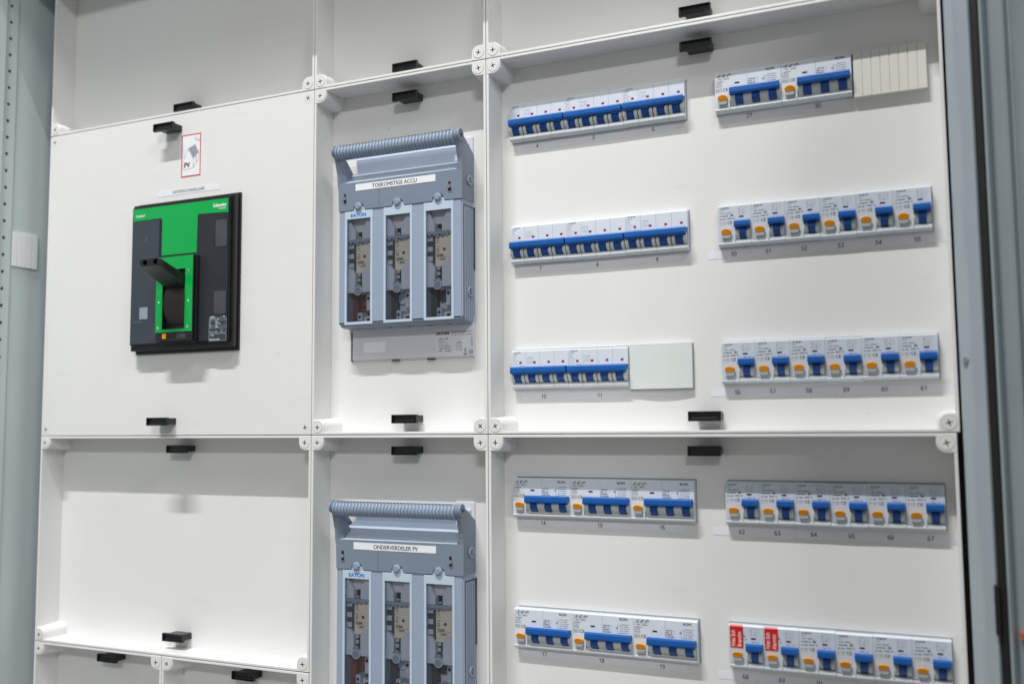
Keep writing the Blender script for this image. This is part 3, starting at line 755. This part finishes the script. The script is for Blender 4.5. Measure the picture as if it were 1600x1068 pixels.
        for q in (-13, -6, 6, 11): b.box(xm+q, xm+q+3.5, yf-1, yf+6, izt-31, izt-28.8, 'fbody', .3)
        # lower clamp cover
        zc_ = izt-63
        b.prY([(X0, zc_+3), (xm-9, zc_), (xm-4, zc_-7), (xm-4, zc_-24), (X0, zc_-24)], yf, yf+8, 'fin')
        b.prY([(xm+6, zc_-24), (xm+6, zc_-7), (xm+10, zc_+1), (X1+2, zc_+4), (X1+2, zc_-24)], yf, yf+8, 'fin')
        b.box(X0, X1+2, yf-.4, yf+7, zc_-31, zc_-23.5, 'fin', .4)
        b.box(xm-5, xm+7, yf-1.5, yf+4, zc_-23.8, zc_-22, 'fbody', .3)
        for q in (zc_-3, izt-21, izt-10): b.box(X0+6, X0+9.2, yf-.3, yf+1, q-4, q, 'dark')
        b.box(X1-3, X1, yf-.3, yf+1, izt-23, izt-19, 'dark')
        put(b, 'contact_cover', fr)
        b = B(); b.box(xm-2, xm+3, yf+1, yf+5, zc_-17, zc_-12, 'chrome', .5); b.box(xm-1, xm+3, yf-.6, yf+4, zc_-22, zc_-19.6, 'chrome', .4); b.box(xm-1.5, xm+3.5, yf+1, yf+6, izt-24, izt-21.5, 'chrome', .4)
        b.cylY(xm+1, zc_-29, 5.8, yf-2.6, yf, 'flight', 22); b.cylY(xm+1, zc_-29, 4.2, yf-3.1, yf-2.4, 'fbody', 20); b.cylY(xm+1, zc_-8, 2.4, yf+1, yf+5, 'chrome', 12)
        put(b, 'clamp', fr)
        # fuse link
        b = B(); fz0, fz1 = zc_-6, izt-27
        b.box(xm-4.5, X1+8, yf+2.2, yf+9, fz0, fz1, 'ceram', .8)
        fu = put(b, 'fuse_link', fr)
        b = B(); fx = xm-2.2; yy = yf+2.05; rn = random.Random(21)
        for (dx_, dzz, ww, hh) in ((0, -3, 9, 2.6), (0, -9.5, 4, 1.1), (0, -12, 4, 1.1), (0, -16.6, 7, 1.0)):
            dashes(b, fx+dx_, fz1+dzz, ww, hh, yy, 'ink', rn)
        for q in (-19.4, -21.4, -23.4): b.rect(fx, fx+3.6, fz1+q-.5, fz1+q, yy, 'ink')
        b.rect(fx, fx+.5, fz1-23.6, fz1-19.4, yy, 'ink'); b.rect(fx+2, fx+2.4, fz1-23.6, fz1-19.4, yy, 'ink')
        b.rect(fx, fx+18, fz1-30.4, fz1-30.1, yy, 'ink')
        put(b, 'print', fu)
        b = B(); b.cylY(fx+10.5, fz1-20.6, 2.0, yy-.3, yy+.3, 'copper', 14); put(b, 'indicator', fu)
        text('250A', 3.3, 'ink', 'rating', fu, (fx-.4, yy-.05, fz1-29.4), 'LEFT', .03, 0, 1)
        text('~500V', 2.6, 'ink', 'rating', fu, (fx+2.6, yy-.05, fz1-34), 'LEFT', .01, 0, 1)
        # dark side of the fuse carrier with pale slots
        b = B(); b.box(X0-2, xm-4.8, yf+4, yf+10, fz0, fz1+2, 'fdark')
        for q in (0, 13, 25): b.box(X0+3, xm-9, yf+3.6, yf+4.2, fz1-9-q, fz1-3-q, 'fin')
        b.box(X0-2, xm-6.5, yf+3, yf+4, fz0-1, fz0+1, 'fin')
        put(b, 'fuse_carrier', fr)
        # terminal chamber
        b = B()
        b.box(X0-2, X1+4, -17, -14.1, izb-4, zc_-30, 'fbase' if i else 'copper')
        b.box(X0-2, xm-8, -26, -16.6, izb-4, zc_-30, 'fdark' if i else 'copper', .5)
        b.cylY(xm+4-6, zc_-40, 7, -21, -16.8, ('copper', 'fin', 'fdark')[i], 20)
        put(b, 'terminal_chamber', fr)
        b = B()
        tx = X1-12.5
        b.box(tx-3, tx+3, -31, -17, izb+15, zc_-31, 'flight', .6); b.cylY(tx+.2, zc_-38, 2.2, -31.3, -30.6, 'dark', 12); b.cylY(tx+.2, zc_-46, 2.4, -31.3, -30.6, 'fin', 12); b.cylY(tx+.2, zc_-50.5, 2.2, -31.3, -30.6, 'fbase', 12)
        b.box(tx-3, tx+3.2, -31, -17, izb-2, izb+8, 'fbase', .5); b.box(tx-2, tx+2.6, -31.3, -30, izb+2, izb+5, 'dark')
        b.box(xm-5.4, xm+1.2, -31, -17, izb-3, izb+13, 'flight', .6); b.cylY(xm-2.2, izb+7.6, 2.0, -31.3, -30.6, 'dark', 12); b.box(xm-4, xm-.4, -31.3, -30.6, izb-1, izb+3, 'fdark')
        b.box(xm+2, tx-4, -27, -17, izb-3, izb+8, 'fbase', .6); b.cylY(xm+6, izb+4, 2.8, -27.4, -26.8, 'fin', 14)
        put(b, 'terminal_block', fr)
    return t
fuse_switch('upper blue-grey fuse switch with the tape reading TOEKOMSTIGE ACCU', 0, 'TOEKOMSTIGE ACCU')
fuse_switch('lower blue-grey fuse switch with the tape reading ONDERVERDELER PV', -450.5, 'ONDERVERDELER PV')

# ------------------------------------------------------------------ main switch
ms = thing('main_switch', 'green and black main switch with a protruding black lever', 'main switch', (-572, -38, -316))
off = (572, 38, 316)
put = lambda b, n, p=ms: b.obj(n, p, off if p is ms else (0, 0, 0))
b = B(); b.box(-663.5, -482, -41, -37, -316.6, -103.4, 'gblack', .8); b.box(-658, -484, -49, -41, -311, -109, 'gblack', .5); put(b, 'mounting_frame')
b = B(); b.box(-663.2, -483, -50.5, -44, -312.3, -106.8, 'gblack', 1.0)
b.box(-661, -487.5, -54.5, -50.2, -304.5, -111, 'gblack', .6)
for sx, sz in ((-487.4, -109.6), (-486.6, -308)):
    b.cylY(sx, sz, 1.5, -50.75, -50.2, 'dark', 12)
bz = put(b, 'housing')
Yp = -56
b = B(); b.box(-657.8, -489.6, Yp, Yp+2, -303.5, -113.3, 'gpanel', .5); pn = put(b, 'front_panel')
b = B()
g = [(-657.6, -113.5), (-489.8, -113.9), (-489.6, -132.9), (-539.5, -130.9), (-541.6, -133), (-542.6, -183), (-604, -182.8), (-604.3, -133), (-606.8, -130.2), (-657.3, -130.8)]
b.prY(g, Yp-.45, Yp+.3, 'green'); put(b, 'green_plate', pn)
b = B(); b.prY(rrect(-657.0, -608.4, -303, -131.6, 1.2), Yp-1.2, Yp+.2, 'gslate'); put(b, 'slate_panel', pn)
for (a, c, z0, z1) in ((-510.5, -491.4, -178.5, -142), (-511.5, -491.2, -268.8, -237.8)):
    b = B(); b.prY(rrect(a, c, z0, z1, 2.4), Yp-.35, Yp+.2, 'gwin'); b.prY(rrect(a-1.3, c+.7, z0-.8, z1+.8, 3), Yp-.15, Yp+.2, 'gblack'); put(b, 'inspection_window', pn)
text('ComPacT', 3.4, 'white', 'type_mark', pn, (-652.5, Yp-.6, -125.6), 'LEFT', .02, 0, .86)
text('Schneider', 4.6, 'white', 'logo', pn, (-492, Yp-.6, -124.2), 'RIGHT', .035, 0, .88)
text('Electric', 2.0, 'white', 'logo', pn, (-493, Yp-.6, -127.7), 'RIGHT', .03, 0, 1.4)
b = B(); yy = Yp-.15; px0, px1, pz0, pz1 = -519, -489.8, -304.6, -270.6
def fr_(x0, x1, z0, z1, y, k, tt=.35):
    b.rect(x0, x1, z0, z0+tt, y, k); b.rect(x0, x1, z1-tt, z1, y, k); b.rect(x0, x0+tt, z0+tt, z1-tt, y, k); b.rect(x1-tt, x1, z0+tt, z1-tt, y, k)
b.rect(px0, px1, pz0, pz1, yy+.05, 'gslate')
fr_(px0, px1, -293.8, -274, yy, 'qr'); fr_(px0, px1, pz0, -295, yy-.01, 'qr'); 
for z in (-277, -284.5, -287.2): b.rect(px0, px1, z, z+.3, yy-.02, 'qr')
rn = random.Random(2)
dashes(b, px0+1, -271.6, 9, 1.7, yy-.03, 'white', rn); dashes(b, px1-8, -271.6, 5, 1.5, yy-.03, 'white', rn)
for z, a, c in ((-275, 7, 6), (-278.2, 3, 5), (-280.6, 3, 9), (-282.8, 3, 4), (-285.3, 3, 5), (-291.5, 6, 3)):
    dashes(b, px0+1, z, a, 1.1, yy-.03, 'qr', rn); dashes(b, px0+10.5, z, c, 1.1, yy-.03, 'white', rn)
for z in (-288, -290, -292): dashes(b, px0+20, z, 3.4, 1, yy-.03, 'qr', rn)
dashes(b, px0+1, -296.4, 8, 1.2, yy-.03, 'white', rn); dashes(b, px0+1, -301.6, 17, 1.4, yy-.03, 'white', rn)
put(b, 'rating_plate', pn)
b = B(); b.prY(rrect(-641.3, -626.5, -269, -252.7, .8), Yp-1.5, Yp-1.1, 'tagm'); rn = random.Random(4)
dashes(b, -654, -271.6, 18, 1.3, Yp-1.3, 'qrd', rn); put(b, 'plain_tag', pn)
b = B(); b.rect(-633, -632.4, -160.5, -156, Yp-1.25, 'qrd'); b.rect(-632, -631.4, -158.5, -154.5, Yp-1.25, 'qrd'); put(b, 'mark', pn)
# lever housing, protruding
Yh = -66
b = B()
hx0, hx1, hz0, hz1 = -603.5, -539.8, -302.5, -187.8
wx0, wx1, wz0, wz1 = -592.3, -552.6, -286.5, -205.3
b.box(hx0, wx0, Yh+.8, Yp+1, hz0, hz1, 'gblack', .4); b.box(wx1, hx1+.6, Yh+.8, Yp+1, hz0, hz1, 'gblack', .4)
b.box(wx0, wx1, Yh+.8, Yp+1, hz0+.01, wz0, 'gblack'); b.box(wx0, wx1, Yh+.8, Yp+1, wz1, hz1-.01, 'gblack')
b.box(hx1-2, hx1+3.0, Yh+5, Yp+.5, hz0+1, hz1, 'gblack', .4)
b.box(hx0-.4, hx1+3, Yh+7.5, Yp+.5, hz0-2.6, hz0+4, 'gblack', .5)
hs = put(b, 'lever_housing')
b = B(); y0, y1 = Yh, Yh+.9
gz0 = -290.4
b.box(hx0, wx0, y0, y1, gz0, hz1, 'green'); b.box(wx1, hx1, y0, y1, gz0, hz1, 'green'); b.box(wx0, wx1, y0, y1, gz0, wz0, 'green'); b.box(wx0, wx1, y0, y1, wz1, hz1, 'green')
put(b, 'green_bezel', hs)
for s, x, z in (('I', -547, -209.5), ('O', -547.2, -285.6), ('O', -599, -285.3)):
    text(s, 3.4, 'white', 'position_mark', hs, (x, Yh-.1, z), 'CENTER', 0, 0, .9)
for x in (-546.6, -598):
    b = B(); z = -248
    b.quad([(x-1.6, Yh-.1, z), (x+1.6, Yh-.1, z), (x, Yh-.1, z-3)], 'white'); put(b, 'position_mark', hs)
b = B(); b.box(-591, -584.6, Yh-.2, Yh+2, -299, -292.2, 'orange', .3); put(b, 'trip_button', hs)
b = B(); b.box(-566, -550, Yh+.3, Yh+.9, -299.3, -293.3, 'gwin', .2); b.box(-565, -557, Yh+.1, Yh+.5, -297.7, -295, 'gslate'); put(b, 'display', hs)
# rotor inside the well
b = B(); b.box(wx0, wx1, Yp-1, Yp+1, wz0, wz1, 'gblack')
pts = [(Yp, wz0+3)]
for j in range(13):
    a = math.pi*j/12; pts.append((Yp-11.5*math.sin(a), wz0+3+(wz1-wz0-14)*j/12))
pts.append((Yp, wz1-10)); b.prX(pts, wx0+3.5, wx1-.6, 'rotor', False); rt = put(b, 'rotor', hs)
# lever
b = B()
lx0, lx1 = -590.6, -553.4
p0 = [(lx0, Yh+8, -214), (lx1, Yh+8, -214), (lx1, Yh+8, -231), (lx0, Yh+8, -231)]
tipy = -110
def ringl(y, za, zb_, ins, ch):
    a, c = lx0+ins, lx1-ins
    return [(a+ch, y, za), (c-ch, y, za), (c, y, za-ch), (c, y, zb_+ch), (c-ch, y, zb_), (a+ch, y, zb_), (a, y, zb_+ch), (a, y, za-ch)]
b.loops([ringl(Yh+8, -213, -232, 0, 2), ringl(Yh-2, -211.5, -228, .2, 2), ringl(-105, -199, -209.6, .6, 1.6), ringl(-109.4, -197, -207.6, 1, 1.6), ringl(-110.4, -197.6, -207, 1.8, 1.4)], 'gblack')
lv = put(b, 'lever', hs)
b = B()
for x in (-580, -562): b.cylY(x, -202.2, 3.3, -110.75, -109, 'hole_b', 18)  # flush near-black discs; the shade inside the holes is painted
put(b, 'lever_hole', lv)

# ------------------------------------------------------------------ stickers on the flat plate
b = B(); b.box(-631, -520.8, -.3, 0, -95, -86.3, 'tape')
t = thing('name_tape', 'long white tape reading HOOFDSCHAKELAAR above the main switch', 'label strip', (0, -38.0, 0))
b.obj('tape', t)
text('HOOFDSCHAKELAAR', 4.4, 'qrd', 'lettering', t, (-575.5, -.4, -92.6), 'CENTER', 0, 0, .93)
t = thing('solar_sticker', 'white sticker with red border, a drawn house and the letters PV', 'sticker', (-572.2, -38.0, -41.3))
b = B(); b.box(-17.3, 17.3, -.3, 0, -30, 30, 'paper'); b.obj('backing', t)
b = B(); y = -.36
for q in ((-17.3, 17.3, 28.4, 30), (-17.3, 17.3, -30, -28.4), (-17.3, -15.7, -28.4, 28.4), (15.7, 17.3, -28.4, 28.4)): b.rect(*q, y, 'redp')
b.obj('border', t)
b = B()
def line(x0, z0, x1, z1, w_=.35, k='ink', y=-.36):
    d = Vector((x1-x0, z1-z0)).normalized(); nx, nz = -d.y*w_/2, d.x*w_/2
    b.quad([(x0+nx, y, z0+nz), (x1+nx, y, z1+nz), (x1-nx, y, z1-nz), (x0-nx, y, z0-nz)], k)
A_, B_, C_, D_, E_ = (-14, -20), (-14, -7), (-6, 9.5), (4.5, -6), (4.5, -18)
for p, q in ((A_, B_), (B_, C_), (C_, D_), (D_, E_), (E_, A_), (C_, (7, 14.5)), ((7, 14.5), (13.5, 3)), ((13.5, 3), D_), ((13.5, 3), (13.5, -7)), ((13.5, -7), E_), (A_, (-14, -19.9)), ((4.5, -18), (6.5, -12))):
    if p != q: line(*p, *q)
# panelled roof
b.quad([(-4.4, -.34, 9.4), (6.9, -.34, 13.4), (12.6, -.34, 3.2), (4.4, -.34, -4.3)], 'roofm')
for j in range(7):
    a = j/6; line(-4.4+a*11.3, 9.4+a*4, 4.4+a*8.2, -4.3+a*7.5, .3, 'ink', -.38)
for j in range(6):
    a = j/5; line(-4.4+a*8.8, 9.4-a*13.7, 6.9+a*5.7, 13.4-a*10.2, .25, 'ink', -.40)
for j in range(5): line(5+j*2.1, 24-j*.8, 7+j*2.1, 22-j*.9, .5, 'ink_l'); line(6+j*2, 20.5-j*.9, 8+j*2, 27-j*1.2, .25, 'ink_l', -.38)
line(9.6, -2, 9, -7, .5); line(9, -7, 10.2, -7.4, .5, 'ink', -.38); line(10.2, -7.4, 9.4, -12, .5, 'ink', -.40)
b.obj('drawing', t)
text('PV', 7.0, 'ink', 'lettering', t, (-12.2, -.44, -16.6), 'LEFT', .035, 0, .95)
